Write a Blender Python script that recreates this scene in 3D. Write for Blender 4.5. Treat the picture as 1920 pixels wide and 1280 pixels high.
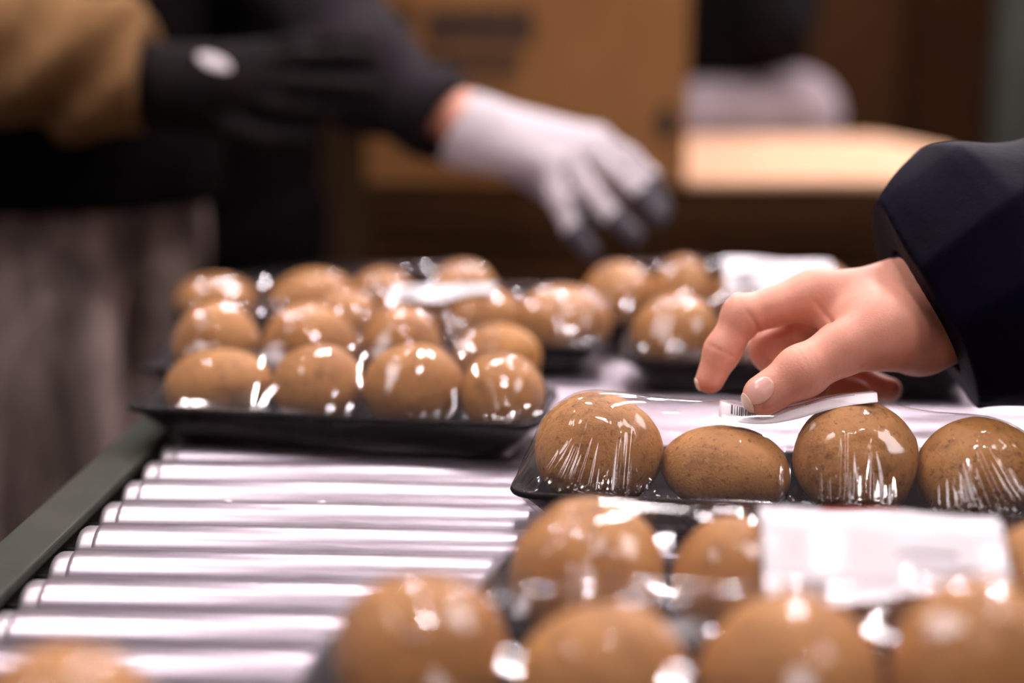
import bpy, bmesh, math, random
import numpy as np
from mathutils import Vector, Matrix

for _o in list(bpy.data.objects):
    bpy.data.objects.remove(_o)
scn = bpy.context.scene
COL = scn.collection
random.seed(7)
rng = np.random.default_rng(7)

# ------------------------------------------------------------------ camera
ZT = 0.80                       # height of the roller tops above the floor
FPX = 2800.0                    # focal length in pixels of the 1920 wide frame
TH = math.atan(600 / FPX)       # downward pitch
PS = math.atan(150 * math.cos(TH) / FPX)   # yaw away from the conveyor's direction
cR = np.array([math.cos(PS), math.sin(PS), 0.0])
cF = np.array([-math.sin(PS) * math.cos(TH), math.cos(PS) * math.cos(TH), -math.sin(TH)])
cU = np.cross(cR, cF)
CAM = np.array([0.0, 0.0, 0.26])          # above the roller tops

cam_data = bpy.data.cameras.new('camera')
cam = bpy.data.objects.new('camera', cam_data)
COL.objects.link(cam)
cam_data.sensor_width = 36.0
cam_data.lens = 36.0 * FPX / 1920.0
cam_data.clip_start = 0.02
cam_data.clip_end = 60
cam_data.dof.use_dof = True
cam_data.dof.focus_distance = 0.775
cam_data.dof.aperture_fstop = 2.05
mw = Matrix.Identity(4)
for i in range(3):
    mw[i][0], mw[i][1], mw[i][2] = cR[i], cU[i], -cF[i]
mw[0][3], mw[1][3], mw[2][3] = CAM[0], CAM[1], CAM[2] + ZT
cam.matrix_world = mw
scn.camera = cam

# ------------------------------------------------------------------ world, exposure
world = bpy.data.worlds.new('dim_hall')
scn.world = world
world.use_nodes = True
world.node_tree.nodes['Background'].inputs[0].default_value = (0.9, 0.75, 0.72, 1)
world.node_tree.nodes['Background'].inputs[1].default_value = 0.02
vs = scn.view_settings
vs.view_transform = 'Standard'
vs.look = 'None'
vs.gamma = 1.0
vs.use_curve_mapping = False
vs.exposure = 0.0
scn.cycles.transparent_max_bounces = 32
scn.cycles.max_bounces = 10

# lamps: (x, y, height above rollers, length along x, length along y, strength)
LAMP_W = 300.0
LAMPS = [
    (-0.95, 1.15, 1.80, 0.05, 0.24, 0.9),
    (-0.25, 1.55, 1.75, 0.05, 0.24, 1.0),
    (0.50, 1.35, 1.80, 0.05, 0.24, 1.0),
    (1.25, 1.60, 1.75, 0.05, 0.24, 1.1),
    (-0.60, 2.70, 1.70, 0.05, 0.24, 0.9),
    (0.35, 2.60, 1.70, 0.05, 0.24, 1.3),
    (1.20, 2.80, 1.70, 0.05, 0.24, 1.4),
    (0.30, 4.10, 1.55, 0.30, 0.06, 1.2),
    (1.20, 4.20, 1.60, 0.30, 0.06, 1.5),
    (2.10, 4.00, 1.60, 0.30, 0.06, 1.2),
    (0.10, 0.05, 1.90, 0.24, 0.05, 0.8),
    (-1.10, 0.28, 1.60, 0.60, 0.42, 0.044),  # added panel, unseen, to draw streaks on the film wrinkles
    (1.15, 0.32, 1.60, 0.60, 0.42, 0.044),  # its twin on the other side, added for the same streaks
    (0.00, -1.00, 1.60, 0.60, 0.30, 0.030),  # panel added behind the camera, also for the wrinkles
]

# ------------------------------------------------------------------ helpers
def ray(px, py):
    return cF + cR * (px - 960) / FPX + cU * (640 - py) / FPX
def at_h(px, py, h):
    """point of the place seen at a pixel, at height h above the rollers"""
    d = ray(px, py)
    return CAM + d * ((h - CAM[2]) / d[2])
def at_y(px, py, y):
    """point of the place seen at a pixel, at distance y along the conveyor"""
    d = ray(px, py)
    return CAM + d * (y / d[1])
def proj(p):
    q = np.asarray(p) - CAM
    w = q @ cF
    return 960 + FPX * (q @ cR) / w, 640 - FPX * (q @ cU) / w, FPX / w

WL = {}
def link(o, parent=None):
    COL.objects.link(o)
    if parent is not None:
        o.parent = parent
    return o
def tag(o, label=None, cat=None, group=None, kind=None):
    if label: o['label'] = label
    if cat: o['category'] = cat
    if group: o['group'] = group
    if kind: o['kind'] = kind
    return o
def thing(name, loc, label, cat, group=None):
    """an Empty at the thing's base; loc in conveyor coordinates"""
    o = bpy.data.objects.new(name, None)
    o.empty_display_size = 0.03
    link(o)
    o.location = (loc[0], loc[1], loc[2] + ZT)
    WL[o.name] = np.array(loc, float)
    tag(o, label, cat, group)
    return o
def mesh(name, v, f, mat=None, parent=None, loc=None, smooth=True, uv=None):
    """one mesh object from vertices in conveyor coordinates"""
    v = np.asarray(v, float)
    if parent is not None:
        base = WL[parent.name]
    else:
        base = np.array(loc if loc is not None else [0, 0, -ZT], float)
    me = bpy.data.meshes.new(name)
    me.from_pydata((v - base).tolist(), [], f if isinstance(f, list) else f.tolist())
    if mat is not None:
        me.materials.append(mat)
    if smooth:
        me.polygons.foreach_set('use_smooth', [True] * len(me.polygons))
    if uv is not None:
        l = me.uv_layers.new(name='UVMap')
        idx = np.empty(len(me.loops), int)
        me.loops.foreach_get('vertex_index', idx)
        l.data.foreach_set('uv', np.asarray(uv)[idx].ravel())
    me.update()
    o = bpy.data.objects.new(name, me)
    link(o, parent)
    if parent is None:
        o.location = (base[0], base[1], base[2] + ZT)
    WL[o.name] = base
    return o
def grid_faces(n, m, wrap=False):
    """quads for an n x m vertex grid (row-major); wrap joins the last column to the first"""
    i = np.arange(n - 1)[:, None]
    j = np.arange(m if wrap else m - 1)[None, :]
    j2 = (j + 1) % m
    return np.stack([i * m + j, i * m + j2, (i + 1) * m + j2, (i + 1) * m + j], -1).reshape(-1, 4)
def box_vf(x0, x1, y0, y1, z0, z1, bev=0.0):
    bm = bmesh.new()
    bmesh.ops.create_cube(bm, size=1)
    for q in bm.verts:
        q.co = Vector((x0 + (q.co.x + .5) * (x1 - x0), y0 + (q.co.y + .5) * (y1 - y0), z0 + (q.co.z + .5) * (z1 - z0)))
    if bev:
        bmesh.ops.bevel(bm, geom=list(bm.edges), offset=bev, segments=2, affect='EDGES', profile=.6)
    bm.verts.index_update()
    v = [tuple(q.co) for q in bm.verts]
    f = [[q.index for q in p.verts] for p in bm.faces]
    bm.free()
    return np.array(v), f
def rot_about(v, c, ang):
    v = np.array(v, float)
    s, k = math.sin(ang), math.cos(ang)
    x, y = v[:, 0] - c[0], v[:, 1] - c[1]
    v[:, 0], v[:, 1] = c[0] + x * k - y * s, c[1] + x * s + y * k
    return v
def boxo(name, x0, x1, y0, y1, z0, z1, mat, parent=None, bev=0.0, rot=None, loc=None, smooth=False):
    v, f = box_vf(x0, x1, y0, y1, z0, z1, bev)
    if rot is not None:
        v = rot_about(v, rot[0], rot[1])
    if parent is None and loc is None:
        loc = [(x0 + x1) / 2, (y0 + y1) / 2, z0]
    return mesh(name, v, f, mat, parent, loc, smooth=smooth)
def lathe_x(name, prof, x_sign, mat, parent, c, n=28):
    """surface of revolution about an axis along x; prof = [(x, r)]"""
    a = np.linspace(0, 2 * np.pi, n, endpoint=False)
    v = [[c[0] + x_sign * x, c[1] + r * np.cos(t), c[2] + r * np.sin(t)] for x, r in prof for t in a]
    return mesh(name, v, grid_faces(len(prof), n, True), mat, parent)

# --- signed distance shapes, turned into meshes by surface nets
def rcone(P, a, b, r1, r2):
    a = np.asarray(a, float); b = np.asarray(b, float)
    ab = b - a
    t = ((P[0] - a[0]) * ab[0] + (P[1] - a[1]) * ab[1] + (P[2] - a[2]) * ab[2]) / max(ab @ ab, 1e-12)
    t = np.clip(t, 0, 1)
    d = np.sqrt((P[0] - a[0] - t * ab[0]) ** 2 + (P[1] - a[1] - t * ab[1]) ** 2 + (P[2] - a[2] - t * ab[2]) ** 2)
    return d - (r1 + t * (r2 - r1))
def ell(P, c, r, ax=None):
    q = [P[i] - c[i] for i in range(3)]
    if ax is not None:
        q = [q[0] * ax[i][0] + q[1] * ax[i][1] + q[2] * ax[i][2] for i in range(3)]
    k = np.sqrt((q[0] / r[0]) ** 2 + (q[1] / r[1]) ** 2 + (q[2] / r[2]) ** 2)
    return (k - 1) * min(r)
def smin(a, b, k):
    h = np.clip(k - np.abs(a - b), 0, None) / k
    return np.minimum(a, b) - h * h * k * .25
def chain(P, pts, rad, k=0.004):
    d = None
    for i in range(len(pts) - 1):
        e = rcone(P, pts[i], pts[i + 1], rad[i], rad[i + 1])
        d = e if d is None else smin(d, e, k)
    return d
def waves(P, freq, seed, n=5):
    r = np.random.default_rng(seed)
    s = 0
    for _ in range(n):
        d = r.normal(size=3); d /= np.linalg.norm(d)
        s = s + np.sin((P[0] * d[0] + P[1] * d[1] + P[2] * d[2]) * freq * r.uniform(.6, 1.5) + r.uniform(0, 6.28))
    return s / n
def surf_net(fn, lo, hi, h):
    lo = np.asarray(lo, float); hi = np.asarray(hi, float)
    n = np.ceil((hi - lo) / h).astype(int) + 1
    ax = [lo[i] + h * np.arange(n[i]) for i in range(3)]
    P = np.meshgrid(*ax, indexing='ij', sparse=False)
    F = fn(P)
    F = np.where(np.abs(F) < 1e-9, 1e-9, F)
    ins = F < 0
    c = [slice(0, -1), slice(1, None)]
    cnt = np.zeros(np.array(F.shape) - 1, np.float64)
    acc = np.zeros(tuple(np.array(F.shape) - 1) + (3,))
    base = np.stack(np.meshgrid(*[np.arange(m - 1) for m in F.shape], indexing='ij'), -1)
    for d in range(3):
        o = [i for i in range(3) if i != d]
        for a in (0, 1):
            for b in (0, 1):
                s0 = [None] * 3; s1 = [None] * 3
                s0[d], s1[d] = c[0], c[1]
                s0[o[0]] = s1[o[0]] = c[a]
                s0[o[1]] = s1[o[1]] = c[b]
                f0, f1 = F[tuple(s0)], F[tuple(s1)]
                m = (f0 < 0) != (f1 < 0)
                t = np.where(m, f0 / np.where(m, f0 - f1, 1), 0)
                cnt += m
                acc[..., d] += np.where(m, t, 0)
                acc[..., o[0]] += m * a
                acc[..., o[1]] += m * b
    act = cnt > 0
    ids = -np.ones(cnt.shape, int)
    ids[act] = np.arange(act.sum())
    V = (base[act] + acc[act] / cnt[act][:, None]) * h + lo
    faces = []
    for d in range(3):
        o1, o2 = (d + 1) % 3, (d + 2) % 3
        s0 = [slice(None)] * 3; s1 = [slice(None)] * 3
        s0[d], s1[d] = c[0], c[1]
        a, b = ins[tuple(s0)], ins[tuple(s1)]
        e = np.argwhere(a != b)
        e = e[(e[:, o1] > 0) & (e[:, o2] > 0) & (e[:, o1] < F.shape[o1] - 1) & (e[:, o2] < F.shape[o2] - 1)]
        flip = ~a[tuple(e.T)]
        u = np.zeros(3, int); u[o1] = 1
        w = np.zeros(3, int); w[o2] = 1
        q = np.stack([ids[tuple((e - u - w).T)], ids[tuple((e - w).T)], ids[tuple(e.T)], ids[tuple((e - u).T)]], 1)
        q[flip] = q[flip][:, ::-1]
        faces.append(q)
    return V, np.concatenate(faces)
def relax(V, Fq, it, lam=.5):
    e = np.concatenate([Fq[:, [i, (i + 1) % 4]] for i in range(4)])
    e = np.concatenate([e, e[:, ::-1]])
    deg = np.bincount(e[:, 0], minlength=len(V)).astype(float)
    for k in range(it):
        s = np.stack([np.bincount(e[:, 0], V[e[:, 1], i], minlength=len(V)) for i in range(3)], 1) / deg[:, None]
        V = V + (lam if k % 2 == 0 else -lam * 1.02) * (s - V)
    return V
def sdf_obj(name, fn, lo, hi, h, mat, parent, it=4):
    V, Fq = surf_net(fn, lo, hi, h)
    if it:
        V = relax(V, Fq, it)
    return mesh(name, V, Fq, mat, parent)
def bounds(pts, pad):
    p = np.array(pts)
    return p.min(0) - pad, p.max(0) + pad

# ------------------------------------------------------------------ materials
def new_mat(name):
    m = bpy.data.materials.new(name)
    m.use_nodes = True
    nt = m.node_tree
    b = nt.nodes['Principled BSDF']
    return m, nt, b
def nd(nt, t, **kw):
    n = nt.nodes.new(t)
    for k, v in kw.items():
        setattr(n, k, v)
    return n
def noise(nt, scale, detail=4, rough=.55, vec=None, dist=0.0):
    n = nd(nt, 'ShaderNodeTexNoise')
    n.inputs['Scale'].default_value = scale
    n.inputs['Detail'].default_value = detail
    n.inputs['Roughness'].default_value = rough
    n.inputs['Distortion'].default_value = dist
    if vec is not None:
        nt.links.new(vec, n.inputs['Vector'])
    return n
def ramp(nt, src, stops):
    r = nd(nt, 'ShaderNodeValToRGB')
    while len(r.color_ramp.elements) < len(stops):
        r.color_ramp.elements.new(.5)
    for e, (p, c) in zip(r.color_ramp.elements, stops):
        e.position = p
        e.color = (*c, 1) if len(c) == 3 else c
    nt.links.new(src, r.inputs[0])
    return r
def bump(nt, b, src, strength, dist=.001):
    n = nd(nt, 'ShaderNodeBump')
    n.inputs['Strength'].default_value = strength
    n.inputs['Distance'].default_value = dist
    nt.links.new(src, n.inputs['Height'])
    nt.links.new(n.outputs[0], b.inputs['Normal'])
    return n
def obj_vec(nt, sc=(1, 1, 1), rand=False):
    t = nd(nt, 'ShaderNodeTexCoord')
    mp = nd(nt, 'ShaderNodeMapping')
    mp.inputs['Scale'].default_value = sc
    nt.links.new(t.outputs['Object'], mp.inputs['Vector'])
    if rand:
        oi = nd(nt, 'ShaderNodeObjectInfo')
        vm = nd(nt, 'ShaderNodeVectorMath', operation='SCALE')
        vm.inputs[0].default_value = (7.1, 3.7, 5.3)
        nt.links.new(oi.outputs['Random'], vm.inputs['Scale'])
        nt.links.new(vm.outputs[0], mp.inputs['Location'])
    return mp.outputs[0]
def simple(name, c1, c2, scale=30, rough=.6, metal=0.0, bstr=0.0, bdist=.001, sc=(1, 1, 1), rand=False, spec=.5):
    m, nt, b = new_mat(name)
    v = obj_vec(nt, sc, rand)
    n = noise(nt, scale, vec=v)
    r = ramp(nt, n.outputs['Fac'], [(.3, c1), (.7, c2)])
    nt.links.new(r.outputs[0], b.inputs['Base Color'])
    b.inputs['Roughness'].default_value = rough
    b.inputs['Metallic'].default_value = metal
    b.inputs['Specular IOR Level'].default_value = spec
    if bstr:
        n2 = noise(nt, scale * 4, vec=v)
        bump(nt, b, n2.outputs['Fac'], bstr, bdist)
    return m

def potato_mat():
    m, nt, b = new_mat('potato_skin')
    v = obj_vec(nt, rand=True)
    big = noise(nt, 28, 4, .6, v, .4)
    c = ramp(nt, big.outputs['Fac'], [(.25, (.32, .136, .030)), (.5, (.49, .225, .054)), (.75, (.60, .305, .088))])
    sp = noise(nt, 260, 3, .7, v)
    spr = ramp(nt, sp.outputs['Fac'], [(.28, (.30, .22, .16)), (.44, (1, 1, 1))])
    mx = nd(nt, 'ShaderNodeMix', data_type='RGBA', blend_type='MULTIPLY')
    mx.inputs[0].default_value = .9
    nt.links.new(c.outputs[0], mx.inputs[6]); nt.links.new(spr.outputs[0], mx.inputs[7])
    pt = noise(nt, 55, 6, .75, v, .15)
    ptr = ramp(nt, pt.outputs['Fac'], [(.30, (.26, .17, .11)), (.49, (1, 1, 1))])
    mx2 = nd(nt, 'ShaderNodeMix', data_type='RGBA', blend_type='MULTIPLY')
    mx2.inputs[0].default_value = .7
    nt.links.new(mx.outputs[2], mx2.inputs[6]); nt.links.new(ptr.outputs[0], mx2.inputs[7])
    nt.links.new(mx2.outputs[2], b.inputs['Base Color'])
    b.inputs['Roughness'].default_value = .62
    bn = noise(nt, 420, 4, .65, v)
    bump(nt, b, bn.outputs['Fac'], .7, .0008)
    return m

def film_mat():
    m, nt, b = new_mat('cling_film')
    nt.nodes.remove(b)
    out = nt.nodes['Material Output']
    tr = nd(nt, 'ShaderNodeBsdfTransparent')
    tr.inputs[0].default_value = (.965, .955, .96, 1)
    gl = nd(nt, 'ShaderNodeBsdfGlossy')
    gl.inputs['Roughness'].default_value = .065
    gl.inputs[0].default_value = (1, 1, 1, 1)
    fr = nd(nt, 'ShaderNodeFresnel')
    ge = nd(nt, 'ShaderNodeNewGeometry')                  # thin sheet: the same reflectance from both sides
    io = nd(nt, 'ShaderNodeMapRange')
    io.inputs['To Min'].default_value = 1.5
    io.inputs['To Max'].default_value = 1 / 1.5
    nt.links.new(ge.outputs['Backfacing'], io.inputs['Value'])
    nt.links.new(io.outputs[0], fr.inputs['IOR'])
    df = nd(nt, 'ShaderNodeBsdfDiffuse')
    df.inputs[0].default_value = (.85, .80, .83, 1)
    hz = nd(nt, 'ShaderNodeMixShader')
    hz.inputs[0].default_value = .012
    nt.links.new(tr.outputs[0], hz.inputs[1]); nt.links.new(df.outputs[0], hz.inputs[2])
    mx = nd(nt, 'ShaderNodeMixShader')
    nt.links.new(fr.outputs[0], mx.inputs[0])
    nt.links.new(hz.outputs[0], mx.inputs[1]); nt.links.new(gl.outputs[0], mx.inputs[2])
    nt.links.new(mx.outputs[0], out.inputs[0])
    return m

def label_mat():
    m, nt, b = new_mat('printed_label')
    t = nd(nt, 'ShaderNodeTexCoord')
    sep = nd(nt, 'ShaderNodeSeparateXYZ')
    nt.links.new(t.outputs['UV'], sep.inputs[0])
    def rng_mask(sock, a, c):
        g = nd(nt, 'ShaderNodeMath', operation='GREATER_THAN'); g.inputs[1].default_value = a
        l = nd(nt, 'ShaderNodeMath', operation='LESS_THAN'); l.inputs[1].default_value = c
        nt.links.new(sock, g.inputs[0]); nt.links.new(sock, l.inputs[0])
        p = nd(nt, 'ShaderNodeMath', operation='MULTIPLY')
        nt.links.new(g.outputs[0], p.inputs[0]); nt.links.new(l.outputs[0], p.inputs[1])
        return p.outputs[0]
    def rect(u0, u1, v0, v1):
        p = nd(nt, 'ShaderNodeMath', operation='MULTIPLY')
        nt.links.new(rng_mask(sep.outputs[0], u0, u1), p.inputs[0])
        nt.links.new(rng_mask(sep.outputs[1], v0, v1), p.inputs[1])
        return p.outputs[0]
    cur = None
    for (u0, u1, v0, v1, col) in [(.28, .62, .86, 1.01, (.55, .03, .035)), (-.01, .10, .90, 1.01, (.02, .02, .02)),
                                  (.82, .97, .78, .84, (.03, .03, .035)), (.84, .98, .93, 1.01, (.03, .03, .035)),
                                  (.55, .80, .30, .34, (.35, .32, .36)), (.55, .86, .20, .24, (.45, .42, .46))]:
        mx = nd(nt, 'ShaderNodeMix', data_type='RGBA')
        nt.links.new(rect(u0, u1, v0, v1), mx.inputs[0])
        if cur is None:
            mx.inputs[6].default_value = (.86, .84, .86, 1)
        else:
            nt.links.new(cur, mx.inputs[6])
        mx.inputs[7].default_value = (*col, 1)
        cur = mx.outputs[2]
    nt.links.new(cur, b.inputs['Base Color'])
    b.inputs['Roughness'].default_value = .18
    return m

def skin_mat():
    m, nt, b = new_mat('skin')
    v = obj_vec(nt)
    n = noise(nt, 45, 4, .6, v)
    r = ramp(nt, n.outputs['Fac'], [(.3, (.70, .30, .195)), (.7, (.82, .395, .275))])
    nt.links.new(r.outputs[0], b.inputs['Base Color'])
    b.inputs['Roughness'].default_value = .5
    b.inputs['Subsurface Weight'].default_value = .15
    b.inputs['Subsurface Radius'].default_value = (.006, .002, .001)
    b.inputs['Subsurface Scale'].default_value = .6
    vo = nd(nt, 'ShaderNodeTexVoronoi')
    vo.inputs['Scale'].default_value = 900
    nt.links.new(v, vo.inputs['Vector'])
    bump(nt, b, vo.outputs['Distance'], .18, .0004)
    return m

def roller_mat():
    m, nt, b = new_mat('brushed_steel')
    v = obj_vec(nt, (3, 60, 60))
    n = noise(nt, 14, 5, .6, v)
    r = ramp(nt, n.outputs['Fac'], [(.25, (.42, .375, .415)), (.75, (.52, .47, .51))])
    nt.links.new(r.outputs[0], b.inputs['Base Color'])
    rr = ramp(nt, n.outputs['Fac'], [(.2, (.28, .28, .28)), (.8, (.38, .38, .38))])
    nt.links.new(rr.outputs[0], b.inputs['Roughness'])
    b.inputs['Metallic'].default_value = .92
    return m

def card_mat(name, c1, c2):
    m, nt, b = new_mat(name)
    v = obj_vec(nt, (1, 1, 1), True)
    n = noise(nt, 9, 5, .6, v)
    r = ramp(nt, n.outputs['Fac'], [(.25, c1), (.75, c2)])
    nt.links.new(r.outputs[0], b.inputs['Base Color'])
    b.inputs['Roughness'].default_value = .85
    b.inputs['Specular IOR Level'].default_value = .08
    return m

def trouser_mat():
    m, nt, b = new_mat('worn_grey_denim')
    v = obj_vec(nt)
    n = noise(nt, 13, 6, .65, obj_vec(nt, (1, 1, .35)), .5)
    r = ramp(nt, n.outputs['Fac'], [(.38, (.11, .082, .072)), (.5, (.33, .25, .22)), (.62, (.72, .56, .50))])
    n2 = noise(nt, 240, 3, .7, v)
    r2 = ramp(nt, n2.outputs['Fac'], [(.3, (.7, .7, .7)), (.7, (1, 1, 1))])
    mx = nd(nt, 'ShaderNodeMix', data_type='RGBA', blend_type='MULTIPLY')
    mx.inputs[0].default_value = 1
    nt.links.new(r.outputs[0], mx.inputs[6]); nt.links.new(r2.outputs[0], mx.inputs[7])
    nt.links.new(mx.outputs[2], b.inputs['Base Color'])
    b.inputs['Roughness'].default_value = .9
    b.inputs['Specular IOR Level'].default_value = .2
    bump(nt, b, n2.outputs['Fac'], .4, .001)
    return m

M = {
    'potato': potato_mat(), 'film': film_mat(), 'label': label_mat(), 'skin': skin_mat(), 'roller': roller_mat(),
    'tray': simple('black_foam', (.0035, .0028, .0035), (.007, .0058, .007), 120, .7, bstr=.2, bdist=.0004, spec=.15),
    'ink': simple('black_ink', (.03, .03, .035), (.05, .05, .055), 50, .5),
    'nail': simple('fingernail', (.78, .43, .34), (.82, .48, .39), 60, .22),
    'nailtip': simple('nail_tip', (.78, .56, .40), (.82, .61, .46), 60, .3),
    'rail': simple('green_grey_paint', (.026, .028, .020), (.045, .047, .034), 14, .6, bstr=.15, rand=True, spec=.2),
    'cap': simple('zinc_cap', (.42, .40, .41), (.58, .55, .56), 90, .4, .85),
    'axle': simple('dark_axle', (.05, .05, .05), (.1, .1, .1), 90, .5, .8),
    'navy': simple('navy_nylon', (.0011, .0008, .0048), (.0023, .0017, .0090), 20, .65, bstr=.25, bdist=.002, spec=.05),
    'navycuff': simple('navy_cuff', (.003, .0026, .009), (.006, .005, .015), 40, .65, bstr=.3, spec=.06),
    'ochre': simple('ochre_fleece', (.145, .075, .026), (.23, .128, .052), 40, .92, bstr=.5, bdist=.002, spec=.15),
    'blackknit': simple('black_knit', (.0022, .0016, .002), (.005, .0038, .0045), 60, .85, bstr=.4, spec=.08),
    'darkgrey': simple('dark_grey_cloth', (.009, .0068, .0085), (.018, .014, .0165), 40, .85, bstr=.4, spec=.12),
    'whiteglove': simple('white_knit_glove', (.50, .455, .475), (.60, .55, .57), 160, .85, bstr=.5, bdist=.001, spec=.2),
    'blackglove': simple('black_glove_knit', (.005, .0035, .004), (.011, .0075, .008), 60, .8, bstr=.4, spec=.1),
    'dip': simple('dark_glove_dip', (.03, .027, .034), (.05, .045, .055), 90, .6, bstr=.3),
    'mauve': simple('mauve_grey_cloth', (.23, .19, .205), (.31, .26, .28), 12, .9, bstr=.3),
    'trouser': trouser_mat(),
    'card': card_mat('cardboard', (.225, .102, .034), (.285, .135, .048)),
    'cardlit': card_mat('lit_cardboard', (.60, .36, .22), (.67, .42, .265)),  # cardboard with the light on its top put into the colour
    'cardshade': card_mat('shaded_cardboard', (.030, .012, .004), (.052, .022, .007)),  # cardboard with the shade on stack and cartons put into the colour
    'print': simple('brown_print', (.010, .004, .002), (.016, .006, .003), 40, .7),
    'wood': simple('pallet_wood', (.16, .10, .05), (.26, .17, .09), 12, .8, sc=(1, 8, 8)),
    'wall': simple('brown_wall', (.020, .011, .005), (.032, .018, .008), 3, .9, spec=.05),
    'floor': simple('concrete_floor', (.05, .045, .042), (.09, .08, .075), 4, .6),
    'ceil': simple('white_ceiling', (.62, .57, .58), (.70, .64, .65), 3, .9),
    'palewall': simple('pale_wall', (.60, .55, .55), (.66, .60, .60), 3, .9),
    'post': simple('dark_green_paint', (.022, .028, .02), (.035, .042, .03), 8, .5),
    'lampbody': simple('lamp_housing', (.5, .5, .5), (.6, .6, .6), 20, .4),
    'crumb': simple('pale_crumb', (.92, .90, .88), (.96, .94, .92), 200, .7),  # near-white: the glare on the crumbs is put into their colour
    'tagwhite': simple('white_tag', (.62, .56, .58), (.70, .64, .66), 50, .6),
}
def glow(name, s, col=(1.0, .885, .915)):
    m, nt, b = new_mat(name)
    nt.nodes.remove(b)
    e = nd(nt, 'ShaderNodeEmission')
    e.inputs[0].default_value = (*col, 1)
    e.inputs[1].default_value = s
    nt.links.new(e.outputs[0], nt.nodes['Material Output'].inputs[0])
    return m

# ------------------------------------------------------------------ ceiling lamps and added light panels (above the frame)
for k, (x, y, h, lx, ly, s) in enumerate(LAMPS):
    t = thing('ceiling_lamp', (x, y, h), 'added unseen light panel for streaks on the film wrinkles' if ly > .25 and lx > .4 else 'fluorescent ceiling lamp hanging above the conveyor', 'lamp', 'ceiling lamps')
    boxo('housing', x - lx / 2 - .02, x + lx / 2 + .02, y - ly / 2 - .02, y + ly / 2 + .02, h + .03, h + .09, M['lampbody'], t, .008)
    boxo('tube', x - lx / 2, x + lx / 2, y - ly / 2, y + ly / 2, h, h + .03, glow('tube_light', LAMP_W * s), t, .01)
    boxo('hanger', x - .01, x + .01, y - .01, y + .01, h + .09, 3.4 - ZT, M['lampbody'], t)

# ------------------------------------------------------------------ the hall
def struct(name, *a, **k):
    o = boxo(name, *a, **k)
    o['kind'] = 'structure'
    return o
struct('floor', -3.5, 3.5, -2.5, 6.0, -ZT - .05, -ZT, M['floor'], loc=(0, 2, -ZT))
struct('ceiling', -3.5, 3.5, -2.5, 6.0, 3.4 - ZT, 3.45 - ZT, M['ceil'])
struct('wall_back', -3.5, 3.5, 6.0, 6.1, -ZT, 3.4 - ZT, M['wall'])
struct('wall_left', -3.6, -3.5, -2.5, 6.0, -ZT, 3.4 - ZT, M['palewall'])
struct('wall_right', 3.5, 3.6, -2.5, 6.0, -ZT, 3.4 - ZT, M['palewall'])
struct('wall_front', -3.5, 3.5, -2.6, -2.5, -ZT, 3.4 - ZT, M['wall'])

# ------------------------------------------------------------------ roller conveyor
XL, XR = -.268, .36
Y0, Y1 = .16, 1.46
conv = thing('roller_conveyor', (.05, .8, -ZT), 'roller conveyor with steel rollers between dark green side rails', 'conveyor')
def rail(x0, x1, sgn):
    # channel section extruded along the conveyor
    w = x1 - x0
    pr = [(x0, -.002), (x1, -.002), (x1, -.008), (x0 + .006 if sgn > 0 else x1, -.008)]
    v, f = box_vf(x0, x1, Y0 - .06, Y1 + .03, -.008, -.002, .0015)
    a = mesh('side_rail', v, f, M['rail'], conv, smooth=False)
    xo = x0 if sgn > 0 else x1 - .006
    boxo('rail_web', xo, xo + .006, Y0 - .06, Y1 + .03, -.105, -.0075, M['rail'], conv)
    boxo('rail_flange', x0, x1, Y0 - .06, Y1 + .03, -.111, -.105, M['rail'], conv)
rail(-.302, -.273, 1)
rail(XR + .005, XR + .034, -1)
RAD, PITCH = .0180, .0395
ys = [.7400 + PITCH * k for k in range(-14, 18)]
rp = [(0, .0035), (.0, .0125), (.0008, .0145), (.0022, .0156), (.0042, .0162), (.0105, .0163), (.0108, .0163)]
body_prof = [(.0100, .0150), (.0102, .0168), (.0112, .0177), (.0132, RAD)]
L = XR - XL
body_prof = body_prof + [(L * t, RAD) for t in (.25, .5, .75)] + [(L - x, r) for x, r in reversed(body_prof)]
first = None
for y in ys:
    c = (XL, y, -RAD)
    if first is None:
        b = lathe_x('roller', body_prof, 1, M['roller'], conv, c, 40)
        WL['_r'] = None
        e1 = lathe_x('end_cap', rp, 1, M['cap'], b, c, 28)
        e2 = lathe_x('end_cap', rp, -1, M['cap'], b, (XR, y, -RAD), 28)
        ax = lathe_x('axle', [(-.010, .0001), (-.010, .0045), (L + .010, .0045), (L + .010, .0001)], 1, M['axle'], b, c, 6)
        first = (b, e1, e2, ax)
        y_first = y
    else:
        nb = first[0].copy(); link(nb); nb.location = (0, y - y_first, 0)
        for q in first[1:]:
            nq = q.copy(); COL.objects.link(nq); nq.parent = nb
for x in (-.296, XR + .006):
    for y in (Y0, Y1 - .05):
        boxo('leg', x, x + .022, y, y + .04, -ZT, -.111, M['rail'], conv, .002)
for y in (Y0 + .01, Y1 - .04):
    boxo('cross_bar', -.275, XR + .007, y, y + .02, -.5, -.47, M['rail'], conv, .002)
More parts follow.
